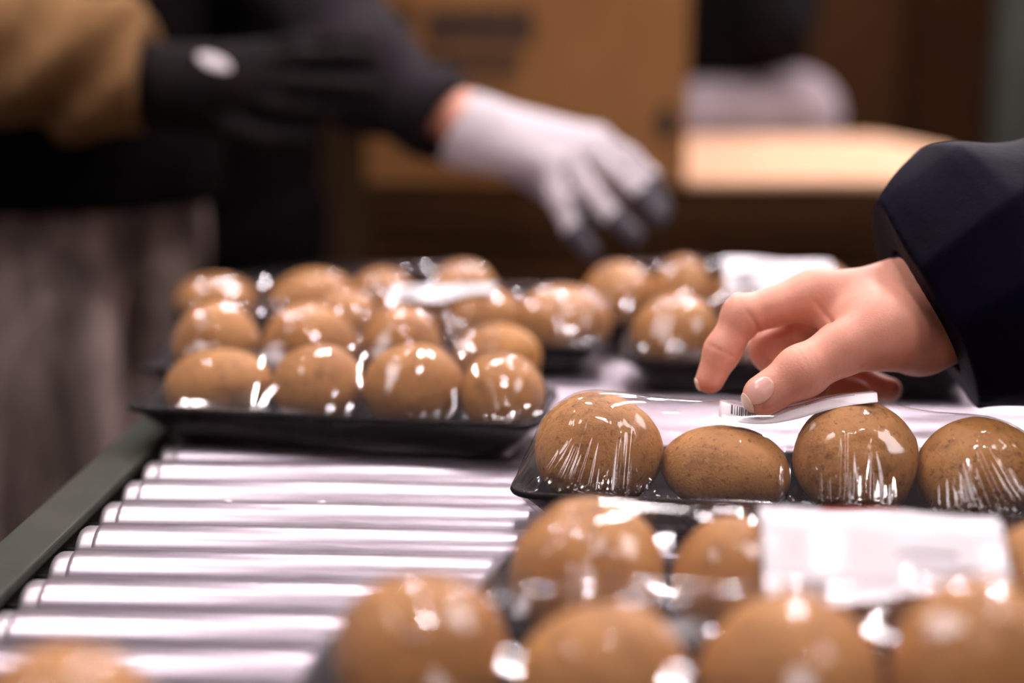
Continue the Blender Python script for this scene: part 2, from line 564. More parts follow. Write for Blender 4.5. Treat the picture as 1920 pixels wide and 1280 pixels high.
for px, py in ((428, 938), (592, 966), (604, 940), (510, 1057), (470, 842)):
    if px == 470: continue
    p = at_h(px, py, .001)
    bmv = bmesh.new(); bmesh.ops.create_icosphere(bmv, subdivisions=2, radius=1)
    cv = np.array([q.co for q in bmv.verts]); cf = [[q.index for q in f.verts] for f in bmv.faces]; bmv.free()
    cv = cv * np.array([.0022, .0012, .0009]) * (1 + .25 * rng.normal(size=(len(cv), 1)).clip(-1, 1))
    yr = ys[int(np.argmin([abs(p[1] - y) for y in ys]))]
    zz = -RAD + math.sqrt(max(RAD ** 2 - (p[1] - yr) ** 2, 0)) + .0005
    cv = cv + np.array([p[0], p[1], zz])
    tag(mesh('crumb', cv, cf, M['crumb'], None, (p[0], p[1], zz)), 'tiny pale crumb lying on a bare steel roller', 'crumb', 'crumbs on the rollers')

# ------------------------------------------------------------------ potato packs
def ico(level):
    bm = bmesh.new()
    bmesh.ops.create_icosphere(bm, subdivisions=level, radius=1)
    v = np.array([q.co for q in bm.verts]); f = [[q.index for q in p.verts] for p in bm.faces]
    bm.free()
    return v / np.linalg.norm(v, axis=1)[:, None], f
ICO = {l: ico(l) for l in (4, 5, 6)}
def potato_pts(D, a, b, c, yaw, tilt, seed):
    r = np.random.default_rng(seed)
    s = np.ones(len(D))
    for k in range(7):
        d = r.normal(size=3); d /= np.linalg.norm(d)
        s += r.uniform(.006, .02) * np.sin((D @ d) * r.uniform(2.0, 4.6) + r.uniform(0, 6.28))
    for k in range(7):                                   # eyes: shallow dimples under a brow
        d = r.normal(size=3); d /= np.linalg.norm(d)
        g = 1 - D @ d
        s -= .028 * np.exp(-g / .006)
        s += .012 * np.exp(-((g - .022) / .012) ** 2) * (D[:, 2] > d[2])
    p = D * s[:, None] * np.array([a, b, c])
    ct, st = math.cos(tilt), math.sin(tilt)
    x, z = p[:, 0] * ct - p[:, 2] * st, p[:, 0] * st + p[:, 2] * ct
    p = np.stack([x, p[:, 1], z], 1)
    cy, sy = math.cos(yaw), math.sin(yaw)
    return np.stack([p[:, 0] * cy - p[:, 1] * sy, p[:, 0] * sy + p[:, 1] * cy, p[:, 2]], 1)

RIMH = .0255
def rrect(w, d, r, n):
    """rounded rectangle outline sampled by arc length, centred on the origin"""
    pts = []
    for cx, cy, a0 in ((w / 2 - r, -d / 2 + r, -90), (w / 2 - r, d / 2 - r, 0), (-w / 2 + r, d / 2 - r, 90), (-w / 2 + r, -d / 2 + r, 180)):
        for k in range(17):
            a = math.radians(a0 + 90 * k / 16)
            pts.append((cx + r * math.cos(a), cy + r * math.sin(a)))
    pts = np.array(pts + [pts[0]])
    s = np.concatenate([[0], np.cumsum(np.linalg.norm(np.diff(pts, axis=0), axis=1))])
    t = np.linspace(0, s[-1], n, endpoint=False)
    return np.stack([np.interp(t, s, pts[:, 0]), np.interp(t, s, pts[:, 1])], 1), t, s[-1]

def smooth_noise(t, period, cells, seed):
    r = np.random.default_rng(seed)
    v = r.uniform(-1, 1, cells)
    x = t / period * cells
    i = np.floor(x).astype(int); f = x - i
    f = f * f * (3 - 2 * f)
    return v[i % cells] * (1 - f) + v[(i + 1) % cells] * f

RANK = ('brown potato at the rail end of', 'second brown potato from the rail in', 'third brown potato from the rail in', 'brown potato farthest from the rail in')
pot_seed = [100]
PACKS = {}
def pack(key, fl, ang, w, d, pots, label, plabels, pgroup, fine=False, wr=None, lab=None, rim=RIMH):
    """one wrapped tray. fl: front-left rim corner (x, y); pots: (px, py_top, px_width, v) seen in the photograph"""
    ca, sa = math.cos(ang), math.sin(ang)
    e1, e2 = np.array([ca, sa, 0]), np.array([-sa, ca, 0])
    o = np.array([fl[0], fl[1], 0.0]) + e1 * w / 2 + e2 * d / 2
    def W(u, v, h):                                       # local (centred) -> conveyor coordinates
        u, v, h = np.broadcast_arrays(u, v, h)
        return o + u[..., None] * e1 + v[..., None] * e2 + h[..., None] * np.array([0, 0, 1.0])
    root = thing('potato_pack', o, label, 'potato pack', 'wrapped potato trays on the conveyor')
    # tray: flared wall, lip, floor, with thickness
    n = 160
    rings = []
    for (ins, h, r) in ((.034, .0005, .012), (.021, 0.0, .016), (.019, .002, .017), (.004, rim - .004, .013), (0, rim - .0028, .014), (-.0006, rim - .0012, .014), (0, rim, .014),
                        (.004, rim, .012), (.0055, rim - .001, .012), (.021, .0065, .016), (.023, .005, .015), (.034, .0045, .012)):
        q, _, _ = rrect(w - 2 * ins, d - 2 * ins, min(r, (d - 2 * ins) / 2 - .001), n)
        rings.append(W(q[:, 0], q[:, 1], np.full(n, h)))
    v = np.concatenate(rings)
    f = grid_faces(len(rings), n, True).tolist()
    f.append(list(range(n))[::-1]); f.append(list(range((len(rings) - 1) * n, len(rings) * n)))
    tr = mesh('tray', v, f, M['tray'], root)
    # potatoes
    lo_u, lo_v = -w / 2, -d / 2
    res = .0018 if not fine else .0014
    nu, nv = int(w / res) + 1, int(d / res) + 1
    obst = np.full((nu, nv), -1.0)
    for k, (px, py, wid, vv) in enumerate(pots):
        # the vertical plane of the row
        p0 = o + e2 * (vv - d / 2)
        dr = ray(px, py)
        t = ((p0 - CAM) @ e2) / (dr @ e2)
        top = CAM + dr * t
        s = (top - p0) @ e1
        sc = proj(top)[2]
        a = wid / sc / 2
        htop = top[2] - .0015
        c = max(.018, (htop - .0052) / 2)
        b = min(.0325, max(.027, .5 * (a + c) * .96))
        pot_seed[0] += 1
        sd = pot_seed[0]
        r = np.random.default_rng(sd)
        yaw, tilt = ang + r.uniform(-.25, .25), r.uniform(-.12, .12)
        cen = p0 + e1 * s + np.array([0, 0, .0052 + c])
        ps = potato_pts(ICO[6 if fine else 5][0], a, b, c, yaw, tilt, sd)
        cen[2] += .0052 - (cen[2] + ps[:, 2].min())
        lv = 5 if fine else 4
        pv = potato_pts(ICO[lv][0], a, b, c, yaw, tilt, sd)
        po = mesh('potato', pv + cen, ICO[lv][1], M['potato'], None, cen + np.array([0, 0, pv[:, 2].min()]))
        tag(po, plabels[k] if isinstance(plabels, (list, tuple)) else RANK[k] + ' ' + plabels, 'potato', pgroup)
        q = ps + cen - o
        iu = np.round((q @ e1 - lo_u) / res).astype(int); iv = np.round((q @ e2 - lo_v) / res).astype(int)
        ok = (iu >= 0) & (iu < nu) & (iv >= 0) & (iv < nv)
        np.maximum.at(obst, (iu[ok], iv[ok]), q[ok][:, 2] + .0009)
    # close pin holes left between samples
    for _ in range(2):
        pd = np.pad(obst, 1, mode='edge')
        nb = np.stack([pd[1 + i:1 + i + nu, 1 + j:1 + j + nv] for i in (-1, 0, 1) for j in (-1, 0, 1)])
        obst = np.where(obst < 0, np.where((nb > 0).sum(0) >= 5, nb.max(0), obst), obst)
    # film: a stretched membrane from the rim over the potatoes
    U, V = np.meshgrid(lo_u + res * np.arange(nu), lo_v + res * np.arange(nv), indexing='ij')
    rr = .014
    qx, qy = np.abs(U) - (w / 2 - rr), np.abs(V) - (d / 2 - rr)
    sdf = np.hypot(np.maximum(qx, 0), np.maximum(qy, 0)) + np.minimum(np.maximum(qx, qy), 0) - rr
    fixed = sdf > -res * .8
    hgt = np.maximum(obst, rim + .0006)
    hgt[~fixed] = np.maximum(hgt[~fixed], .05)
    obst[fixed] = -1
    for it in range(1400):
        hgt[fixed] = rim + .0006
        pd = np.pad(hgt, 1, mode='edge')
        hgt = np.maximum(.25 * (pd[2:, 1:-1] + pd[:-2, 1:-1] + pd[1:-1, 2:] + pd[1:-1, :-2]), obst)
    # taut film runs almost straight from one potato to the next
    hull = hgt.copy()
    for j in range(nv):
        col = hgt[:, j]
        st = []
        for i in range(nu):
            while len(st) > 1 and (col[st[-1]] - col[st[-2]]) * (i - st[-2]) <= (col[i] - col[st[-2]]) * (st[-1] - st[-2]):
                st.pop()
            st.append(i)
        hull[:, j] = np.interp(np.arange(nu), st, col[st])
    row_v = np.mean([q[3] for q in pots]) - d / 2
    near = np.exp(-((V - row_v - .006) / .017) ** 4) * .8
    hgt = np.maximum(obst, hgt * (1 - near) + hull * near)
    for it in range(6):
        pd = np.pad(hgt, 1, mode='edge')
        hgt = np.maximum(.25 * (pd[2:, 1:-1] + pd[:-2, 1:-1] + pd[1:-1, 2:] + pd[1:-1, :-2]), obst)
    hgt[fixed] = rim + .0006
    def film_h(u, v):
        x = np.clip((u - lo_u) / res, 0, nu - 1.001); y = np.clip((v - lo_v) / res, 0, nv - 1.001)
        i, j = x.astype(int), y.astype(int); fx, fy = x - i, y - j
        return hgt[i, j] * (1 - fx) * (1 - fy) + hgt[i + 1, j] * fx * (1 - fy) + hgt[i, j + 1] * (1 - fx) * fy + hgt[i + 1, j + 1] * fx * fy
    na, nr = (1500, 64) if fine else (420, 44)
    bd, arc, per = rrect(w, d, rr, na)
    rho = 1 - np.linspace(0, 1, nr) ** 1.0
    # a line spine in the middle instead of a single centre point keeps the rings even
    spine = np.stack([np.clip(bd[:, 0], -(w / 2 - d / 2), w / 2 - d / 2), np.zeros(na)], 1)
    wm = np.zeros(na)
    fine_w = smooth_noise(arc, per, int(per / (.0021 if fine else .0042)), 11 + sd) + .6 * smooth_noise(arc, per, int(per / (.0045 if fine else .008)), 12 + sd)
    coarse = np.clip(smooth_noise(arc, per, 26, 13 + sd) * 1.3 - .1, 0, 1)
    if wr:
        for (c0, hw, amp) in wr:                           # wrinkle clusters: centre and half width along the front edge
            m = (bd[:, 1] < -d / 2 + .012) * np.exp(-((bd[:, 0] - c0) / hw) ** 4) * amp
            wm = np.maximum(wm, m)
    wm = np.maximum(wm, coarse * (.25 if fine else .7))
    rings = []
    # below the rim the film is pulled round the tray to its base
    for (ins, h) in ((.024, -.0004), (.0175, .0006), (.010, rim * .45), (.0025, rim * .86)):
        q, _, _ = rrect(w - 2 * ins, d - 2 * ins, .014, na)
        cut = np.where(arc > -1, 1, 1)
        disp = fine_w * .0006 * (.4 + coarse) * (0 if h < .001 else 1)
        qn = q / np.linalg.norm(q, axis=1)[:, None]
        q = q + qn * (disp + .0009)[:, None]
        rings.append(W(q[:, 0], q[:, 1], np.full(na, h)))
    outn = bd - spine
    outn = outn / np.maximum(np.linalg.norm(outn, axis=1), 1e-6)[:, None]
    for k, rh in enumerate(rho):
        q = spine + (bd - spine) * rh
        hh = film_h(q[:, 0], q[:, 1])
        dist = (1 - rh) * d / 2
        # wrinkles start at the rim and die out up the film
        reach = .038 * (.55 + .45 * smooth_noise(arc, per, int(per / .006), 21 + sd))
        fade = np.clip(dist / .003, 0, 1) * np.clip(1 - dist / np.maximum(reach, .006), 0, 1) ** .5
        disp = wm * fade * (fine_w * .0013 + .0007)
        q = q + outn * disp[:, None] * .8
        rings.append(W(q[:, 0], q[:, 1], hh + disp * .55))
    v = np.concatenate(rings)
    fo = mesh('film', v, grid_faces(len(rings), na, True), M['film'], root)
    PACKS[key] = dict(W=W, film_h=film_h, root=root, o=o, e1=e1, e2=e2, w=w, d=d)
    if lab:
        u0, v0, la, lw, ld, lift = lab
        price_label(key, u0, v0, la, lw, ld, lift)
    return root

def price_label(key, u0, v0, la, lw, ld, lift=.0011, hfun=None):
    """printed sticker lying on the film; (u0, v0) its middle, la its turn, lw x ld its size"""
    pk = PACKS[key]
    n, m = 37, 21
    s, t = np.meshgrid(np.linspace(-.5, .5, n), np.linspace(-.5, .5, m), indexing='ij')
    u = u0 + s * lw * math.cos(la) - t * ld * math.sin(la)
    v = v0 + s * lw * math.sin(la) + t * ld * math.cos(la)
    h = hfun(s, t, u, v) if hfun else pk['film_h'](u, v) + lift
    if not hfun:
        for _ in range(14):                                # stiff paper bridges small dips
            pd = np.pad(h, 1, mode='edge')
            h = np.maximum(h, .25 * (pd[2:, 1:-1] + pd[:-2, 1:-1] + pd[1:-1, 2:] + pd[1:-1, :-2]))
    P = pk['W'](u, v, h)
    top = P.reshape(-1, 3)
    bot = pk['W'](u, v, h - .00025).reshape(-1, 3)
    N = n * m
    f = grid_faces(n, m).tolist() + [[q + N for q in fc[::-1]] for fc in grid_faces(n, m).tolist()]
    edge = [i * m for i in range(n)] + [(n - 1) * m + j for j in range(1, m)] + [i * m + m - 1 for i in range(n - 2, -1, -1)] + [j for j in range(m - 2, 0, -1)]
    for a, b in zip(edge, edge[1:] + edge[:1]):
        f.append([a, a + N, b + N, b])
    uv = np.stack([s.ravel() + .5, t.ravel() + .5], 1)
    o = mesh('price_label', np.concatenate([top, bot]), f, M['label'], pk['root'], uv=np.concatenate([uv, uv]))
    o['label'] = 'white sticker with barcode and red print'
    # barcode: one bar each
    def surf(a, b):
        x, y = (a + .5) * (n - 1), (b + .5) * (m - 1)
        i, j = min(int(x), n - 2), min(int(y), m - 2)
        fx, fy = x - i, y - j
        return P[i, j] * (1 - fx) * (1 - fy) + P[i + 1, j] * fx * (1 - fy) + P[i, j + 1] * (1 - fx) * fy + P[i + 1, j + 1] * fx * fy
    r = np.random.default_rng(5)
    x = -.5 + .075
    V, Fc = [], []
    while x < -.5 + .26:
        wd = r.choice([.005, .008, .012])
        i0 = len(V)
        for b in np.linspace(-.5 + .07, -.5 + .24, 4):
            V.append(surf(x, b) + [0, -.00012, .0003]); V.append(surf(x + wd, b) + [0, -.00012, .0003])
        for k in range(3):
            Fc.append([i0 + 2 * k, i0 + 2 * k + 1, i0 + 2 * k + 3, i0 + 2 * k + 2])
        x += wd + r.choice([.004, .007, .010])
    mesh('barcode', V, Fc, M['ink'], o, smooth=False)
    return o

DEG = math.pi / 180
pack('B', (-.0405, .726), -6.3 * DEG, .268, .100,
     [(1122, 733, 240, .0485), (1363, 797, 246, .0455), (1608, 752, 240, .049), (1846, 780, 238, .048)],
     'black tray of four potatoes with the sticker the bare hand presses on',
     ['tall round potato at the free end of the tray under the bare hand', 'squat broad potato below the thumb of the bare hand',
      'round speckled potato under the raised end of the pressed sticker', 'round potato below the navy sleeve in the tray under the hand'],
     'potatoes in the tray under the bare hand', fine=True,
     wr=[(-.103, .022, .8), (-.070, .012, 1.3), (.036, .020, 1.25), (.100, .018, 1.2), (.004, .006, .8), (.124, .008, .9)])
pack('A', (-.290, .885), -6.7 * DEG, .263, .092,
     [(405, 648, 208, .047), (594, 640, 172, .047), (775, 643, 190, .046), (942, 655, 162, .046)],
     'wrapped black potato tray whose long front wall faces the bare rollers',
     'the wrapped tray facing the bare rollers', 'potatoes in the tray facing the bare rollers',
     wr=[(.075, .02, 1.2), (.11, .012, 1.2)])
pack('A2', (-.313, .990), -4.5 * DEG, .255, .090,
     [(402, 565, 165, .044), (578, 565, 178, .044), (750, 572, 160, .044), (932, 603, 170, .040)],
     'wrapped potato tray close behind the tray that faces the bare rollers',
     'the second tray behind the bare rollers', 'potatoes in the second tray behind the bare rollers')
pack('E', (-.245, 1.085), -2.0 * DEG, .258, .088,
     [(640, 540, 150, .044), (770, 545, 140, .044), (905, 532, 150, .044), (1055, 527, 175, .044)],
     'wrapped potato tray with a grey-white sticker in the middle of the conveyor',
     'the wrapped tray with the grey-white sticker', 'potatoes in the middle tray', lab=(.004, .006, 0, .080, .046, .0012))
pack('F', (-.345, 1.186), -1.0 * DEG, .262, .088,
     [(402, 506, 150, .04), (585, 505, 172, .04), (715, 500, 130, .04), (868, 486, 130, .045)],
     'wrapped potato tray standing farthest back along the rail beside the grey trousers',
     'the rearmost tray beside the grey trousers', 'potatoes in the rearmost tray by the rail')
pack('H', (.022, 1.035), -3.0 * DEG, .258, .090,
     [(1268, 550, 160, .042), (1425, 555, 160, .042), (1590, 560, 160, .042), (1745, 560, 155, .042)],
     'wrapped potato tray on the conveyor partly hidden behind the bare hand',
     'the tray behind the bare hand', 'potatoes in the tray behind the bare hand')
pack('K', (-.003, 1.165), -2.0 * DEG, .262, .092,
     [(1163, 488, 140, .044), (1280, 482, 120, .046), (1400, 485, 130, .046), (1540, 492, 150, .044)],
     'rearmost wrapped tray bearing a brightly shining white sticker',
     'the rearmost tray with the shining sticker', 'potatoes in the rearmost tray with the shining sticker',
     lab=(.022, -.006, 3 * DEG, .086, .050, .0012))
pack('C', (-.050, .548), -5.5 * DEG, .272, .092,
     [(1105, 932, 305, .046), (1378, 968, 232, .046), (1690, 985, 300, .046), (1985, 975, 260, .046)],
     'wrapped potato tray with a large glaring white sticker in front of the hand tray',
     'the tray with the large glaring sticker', 'potatoes in the tray with the large glaring sticker',
     lab=(.028, -.008, 5 * DEG, .094, .048, .0012))
pack('D', (-.108, .452), -4.0 * DEG, .275, .092,
     [(788, 1078, 335, .046), (1130, 1128, 330, .046), (1490, 1118, 345, .046), (1850, 1080, 335, .046)],
     'wrapped potato tray nearest the free end of the conveyor beside bare rollers',
     'the tray by the free end of the conveyor', 'potatoes in the tray by the free conveyor end')
pack('G', (-.395, .392), -3.0 * DEG, .262, .090,
     [(-1090, 1225, 380, .045), (-690, 1225, 380, .045), (-290, 1225, 380, .045), (110, 1213, 380, .045)],
     'wrapped potato tray lying across the rail at the free end of the conveyor',
     'the tray lying across the rail', 'potatoes in the tray across the rail')

# the sticker under the thumb, its far end still lifted over the round potato
pb = PACKS['B']
def to_local(key, p):
    pk = PACKS[key]
    q = np.asarray(p) - pk['o']
    return q @ pk['e1'], q @ pk['e2'], q[2]
FE = [(1348, 779), (1375, 789), (1410, 794), (1450, 793), (1500, 783), (1550, 767), (1600, 757), (1646, 752)]
fl_ = [to_local('B', at_y(x, y, .757 - .00008 * (x - 1348) * .35)) for x, y in FE]
fu = np.array([q[0] for q in fl_]); fh = np.array([q[2] for q in fl_])
LW = fu[-1] - fu[0]
fv = np.mean([q[1] for q in fl_])
def bl(s, t, u, v):
    e = np.interp((s + .5), (fu - fu[0]) / LW, fh)
    for _ in range(6):
        e[1:-1] = .25 * e[:-2] + .5 * e[1:-1] + .25 * e[2:]
    tt = t + .5
    return e + (.0062 - .0034 * (s + .5)) * np.clip(tt / .22, 0, 1) ** .8 - .007 * np.clip(tt - .25, 0, 1) - .0002
price_label('B', fu[0] + LW / 2, fv + .017, 0, LW, .034, hfun=bl)

# ------------------------------------------------------------------ the bare hand pressing the sticker on
def A(px, py, y):
    return at_y(px, py, y)
helper = thing('person', at_y(2700, 500, .86) * [1, 1, 0] + [0, 0, -ZT], 'person in navy jacket pressing a sticker down with a bare hand', 'person')
TH_ = [A(1664, 618, .790), A(1578, 654, .777), A(1503, 697, .768), A(1432, 741, .7635)]
THR = [.0185, .0142, .0124, .0110]
FING = [
    ([A(1530, 553, .815), A(1392, 592, .806), A(1354, 658, .800), A(1331, 711, .797)], [.0128, .0104, .0094, .0078]),
    ([A(1548, 566, .836), A(1446, 655, .823), A(1476, 708, .812), A(1528, 722, .806)], [.0128, .0108, .0096, .0082]),
    ([A(1578, 578, .853), A(1505, 686, .846), A(1552, 726, .838), A(1606, 736, .836)], [.0120, .0100, .0090, .0078]),
    ([A(1608, 594, .868), A(1584, 690, .862), A(1628, 722, .857), A(1668, 730, .854)], [.0110, .0088, .0080, .0070]),
]
WR = [A(1704, 562, .818), A(1708, 556, .832), A(1712, 562, .846), A(1716, 578, .857)]
def thumb_d(P):
    return chain(P, TH_[1:], THR[1:], .006)
def crease(P, c, n, r, depth, wid=.0007):
    """shallow skin fold across a finger: a groove in the plane through c with normal n"""
    n = np.asarray(n) / np.linalg.norm(n)
    s = (P[0] - c[0]) * n[0] + (P[1] - c[1]) * n[1] + (P[2] - c[2]) * n[2]
    q = (P[0] - c[0]) ** 2 + (P[1] - c[1]) ** 2 + (P[2] - c[2]) ** 2
    return depth * np.exp(-(s / wid) ** 2) * np.exp(-(q / (r * r)) ** 3)
def hand_d(P):
    palm = None
    for k in range(4):
        e = rcone(P, WR[k], FING[k][0][0], [.0185, .0195, .019, .0165][k], FING[k][1][0] * 1.06)
        palm = e if palm is None else smin(palm, e, .014)
    th = chain(P, [A(1722, 634, .806), TH_[0], TH_[1]], [.0205, .0190, .0142], .012)
    palm = smin(palm, th, .014)
    palm = smin(palm, rcone(P, A(1640, 600, .800), A(1560, 606, .806), .012, .006), .016)     # web between thumb and index
    fore = chain(P, [A(1706, 592, .828), A(1760, 580, .828), A(1900, 545, .830)], [.0272, .0282, .031], .01)
    palm = smin(palm, fore, .016)
    fs = None
    for pts, rad in FING:
        e = chain(P, pts, rad, .005)
        e = smin(e, rcone(P, pts[1], pts[1], rad[1] * 1.05, rad[1] * 1.05), .004)
        fs = e if fs is None else np.minimum(fs, e)
    td = thumb_d(P)
    td = smin(td, rcone(P, TH_[2], TH_[2], .0130, .0130), .005)
    d = smin(palm, fs, .007)
    d = smin(d, td, .0035)
    # knuckle folds
    i = FING[0][0]
    toV = np.array([-.1, -1, .2]); toV /= np.linalg.norm(toV)
    d = d + crease(P, i[1] + np.array([.006, -.006, -.004]), (i[0] - i[1]) / np.linalg.norm(i[0] - i[1]) - (i[2] - i[1]) / np.linalg.norm(i[2] - i[1]), .011, .0012, .0009)
    d = d + crease(P, i[2] + toV * .008, i[3] - i[1], .010, .0007)
    d = d + crease(P, FING[1][0][1] + toV * .009 + np.array([.003, 0, -.008]), np.array([.3, 0, 1.0]), .009, .0008)
    ax = TH_[3] - TH_[2]
    for o_ in (-.0035, -.0010, .0018):
        d = d + crease(P, TH_[2] + ax / np.linalg.norm(ax) * o_ + np.array([0, -.007, .010]), ax + np.array([0.004, 0, 0.006]), .0085, .00045, .0005)
    d = d + crease(P, A(1548, 590, .79), np.array([1, 0, .9]), .012, .0010, .0012)
    # tendons over the back of the hand
    d = d - .0006 * waves(P, 160, 3) * .5
    return d
allp = [p for f in FING for p in f[0]] + TH_ + WR + [A(1840, 560, .83)]
lo, hi = bounds(allp, .036)
body = sdf_obj('body', hand_d, lo, hi, .00105, M['skin'], helper, 4)
# nails
nn = np.array([-.18, -.80, .62]); nn /= np.linalg.norm(nn)
tax = (TH_[3] - TH_[2]) / np.linalg.norm(TH_[3] - TH_[2])
def nail_axes(t, n):
    n = n - t * (n @ t); n /= np.linalg.norm(n)
    return np.array([t, np.cross(n, t), n])
AXN = nail_axes(tax, nn)
nc = TH_[3] + tax * .0030 + AXN[2] * .0104
sdf_obj('thumb_nail', lambda P: np.maximum(thumb_d(P) - .0006, ell(P, nc, (.0092, .0074, .0064), AXN)), *bounds([nc], .013), .00055, M['nail'], helper, 2)
tipc = TH_[3] + tax * .0108 + AXN[2] * .0040
def nail_tip(P):
    q = [(P[i] - tipc[i]) for i in range(3)]
    along = q[0] * tax[0] + q[1] * tax[1] + q[2] * tax[2]
    return np.maximum(thumb_d(P) - .0009, ell(P, tipc, (.0032, .0068, .0062), AXN))
sdf_obj('nail_edge', nail_tip, *bounds([tipc], .012), .00055, M['nailtip'], helper, 2)
ii = FING[0][0]
it_ = (ii[3] - ii[2]) / np.linalg.norm(ii[3] - ii[2])
AXI = nail_axes(it_, np.array([-1.0, .15, .1]))
ic = ii[3] + it_ * .0058 + AXI[2] * .0052
sdf_obj('index_nail', lambda P: np.maximum(chain(P, ii, FING[0][1], .005) - .0007, ell(P, ic, (.0048, .0050, .0036), AXI)), *bounds([ic], .011), .00055, M['nailtip'], helper, 2)

# navy jacket: loose sleeve, knitted cuff inside it, torso beyond the frame
s0 = A(1722, 592, .828)
s1 = A(1872, 518, .830)
sd_ = (s1 - s0) / np.linalg.norm(s1 - s0)
elbow = A(2220, 440, .84)
shoulder = elbow + np.array([.20, -.02, .30])
def sleeve_d(P):
    along = (P[0] - s0[0]) * sd_[0] + (P[1] - s0[1]) * sd_[1] + (P[2] - s0[2]) * sd_[2]
    d = chain(P, [s0 - sd_ * .035, s0 + sd_ * .010, s1, s1 + (elbow - s1) * .5, elbow], [.050, .053, .071, .070, .068], .03)
    d = smin(d, rcone(P, elbow, shoulder, .066, .080), .04)
    # folds run round the sleeve, gathered above the cuff
    d = d - .0030 * np.sin(along * 48 + P[2] * 40 + 3.0 * waves(P, 18, 5))
    # a few long creases running down and away from the cuff
    ph = (P[0] * .85 + P[2] * .52) * 46 + P[1] * 12 + 1.5 * waves(P, 22, 8)
    d = d - .0070 * (.5 - np.abs(np.sin(ph))) - .0030 * (.5 - np.abs(np.sin((P[0] * .6 - P[2] * .8) * 60 + 2 * waves(P, 30, 19))))
    end = s0 - sd_ * .002
    cut = -(along - .004 - .006 * waves(P, 45, 31))
    hollow = rcone(P, s0 - sd_ * .05, s0 + sd_ * .012, .0385, .0365)
    return np.maximum(np.maximum(d, cut), -hollow)
sdf_obj('jacket_sleeve', sleeve_d, *bounds([s0, s1, elbow], .085), .0022, M['navy'], helper, 4)
c0 = A(1716, 588, .828)
cd = A(1790, 552, .828) - c0; cd /= np.linalg.norm(cd)
def cuff_d(P):
    al = (P[0] - c0[0]) * cd[0] + (P[1] - c0[1]) * cd[1] + (P[2] - c0[2]) * cd[2]
    d = rcone(P, c0 - cd * .02, c0 + cd * .06, .0312, .0420)
    d = d - .0006 * np.sin(al * 900)
    return np.maximum(np.maximum(d, -al - .001), -(rcone(P, c0 - cd * .03, c0 + cd * .004, .0285, .0270)))
sdf_obj('jacket_cuff', cuff_d, *bounds([c0, c0 + cd * .05], .05), .0013, M['navycuff'], helper, 3)
tb = np.array([shoulder[0] + .10, shoulder[1] + .02, 0])
def jacket_d(P):
    d = ell(P, (tb[0], tb[1], .28), (.17, .25, .40))
    d = smin(d, rcone(P, shoulder, shoulder + np.array([.12, 0, .03]), .08, .10), .06)
    d = np.maximum(d, -(P[2] + .02))
    return d - .006 * waves(P, 24, 14)
sdf_obj('jacket_torso', jacket_d, (tb[0] - .22, tb[1] - .3, -.05), (tb[0] + .22, tb[1] + .3, .74), .012, M['navy'], helper, 4)
def legs_d(P):
    d = np.minimum(rcone(P, (tb[0], tb[1] - .11, -ZT + .06), (tb[0], tb[1] - .10, .05), .06, .09), rcone(P, (tb[0], tb[1] + .11, -ZT + .06), (tb[0], tb[1] + .10, .05), .06, .09))
    return smin(d, ell(P, (tb[0], tb[1], .03), (.14, .2, .12)), .04)
sdf_obj('trousers', legs_d, (tb[0] - .2, tb[1] - .25, -ZT - .01), (tb[0] + .2, tb[1] + .25, .2), .014, M['darkgrey'], helper, 4)

# ------------------------------------------------------------------ worker with the white dipped glove
def glove_fn(palm_prims, fingers, k_palm, k_f):
    def fn(P):
        d = None
        for (a, b, r1, r2) in palm_prims:
            e = rcone(P, a, b, r1, r2)
            d = e if d is None else smin(d, e, k_palm)
        fs = None
        for pts, rad in fingers:
            e = chain(P, pts, rad, .006)
            fs = e if fs is None else np.minimum(fs, e)
        return smin(d, fs, k_f)
    return fn
WY = 1.46
packer = thing('person', at_y(430, 300, 1.94) * [1, 1, 0] + [0, 0, -ZT], 'person in dark jacket reaching out with a white glove with dark fingertips', 'person')
wf = [
    ([A(1118, 262, WY + .02), A(1176, 296, WY + .005), A(1220, 338, WY - .01), A(1242, 392, WY - .02)], [.0125, .0104, .0094, .0084]),
    ([A(1096, 278, WY), A(1152, 322, WY - .02), A(1200, 362, WY - .035), A(1232, 406, WY - .045)], [.0130, .0106, .0096, .0086]),
    ([A(1064, 300, WY - .015), A(1108, 362, WY - .04), A(1150, 408, WY - .055), A(1190, 440, WY - .065)], [.0128, .0104, .0094, .0082]),
    ([A(1030, 312, WY - .03), A(1048, 376, WY - .05), A(1074, 430, WY - .06), A(1106, 468, WY - .068)], [.0120, .0098, .0088, .0077]),
    ([A(960, 300, WY + .07), A(1020, 345, WY + .075), A(1070, 380, WY + .07), A(1100, 400, WY + .06)], [.017, .0135, .012, .010]),
]
wr_ = A(868, 236, WY)
wp = [(A(884, 224, WY + .015), wf[0][0][0], .0225, .0128), (A(878, 240, WY), wf[1][0][0], .0240, .0135), (A(872, 252, WY - .01), wf[2][0][0], .0245, .0132),
      (A(866, 270, WY - .015), wf[3][0][0], .0215, .0125), (A(890, 250, WY + .03), wf[4][0][0], .022, .018), (A(858, 232, WY), A(900, 244, WY), .0325, .0285)]
gfn = glove_fn(wp, wf, .018, .008)
gcut_n = A(868, 236, WY) - A(800, 200, WY); gcut_n /= np.linalg.norm(gcut_n)
gc0 = A(858, 232, WY)
def white_glove(P):
    d = gfn(P) - .0006 * waves(P, 120, 41)
    al = (P[0] - gc0[0]) * gcut_n[0] + (P[1] - gc0[1]) * gcut_n[1] + (P[2] - gc0[2]) * gcut_n[2]
    return np.maximum(d, -al)
lo, hi = bounds([p for f in wf for p in f[0]] + [wr_], .045)
gl = sdf_obj('glove', white_glove, lo, hi, .0026, M['whiteglove'], packer, 4)
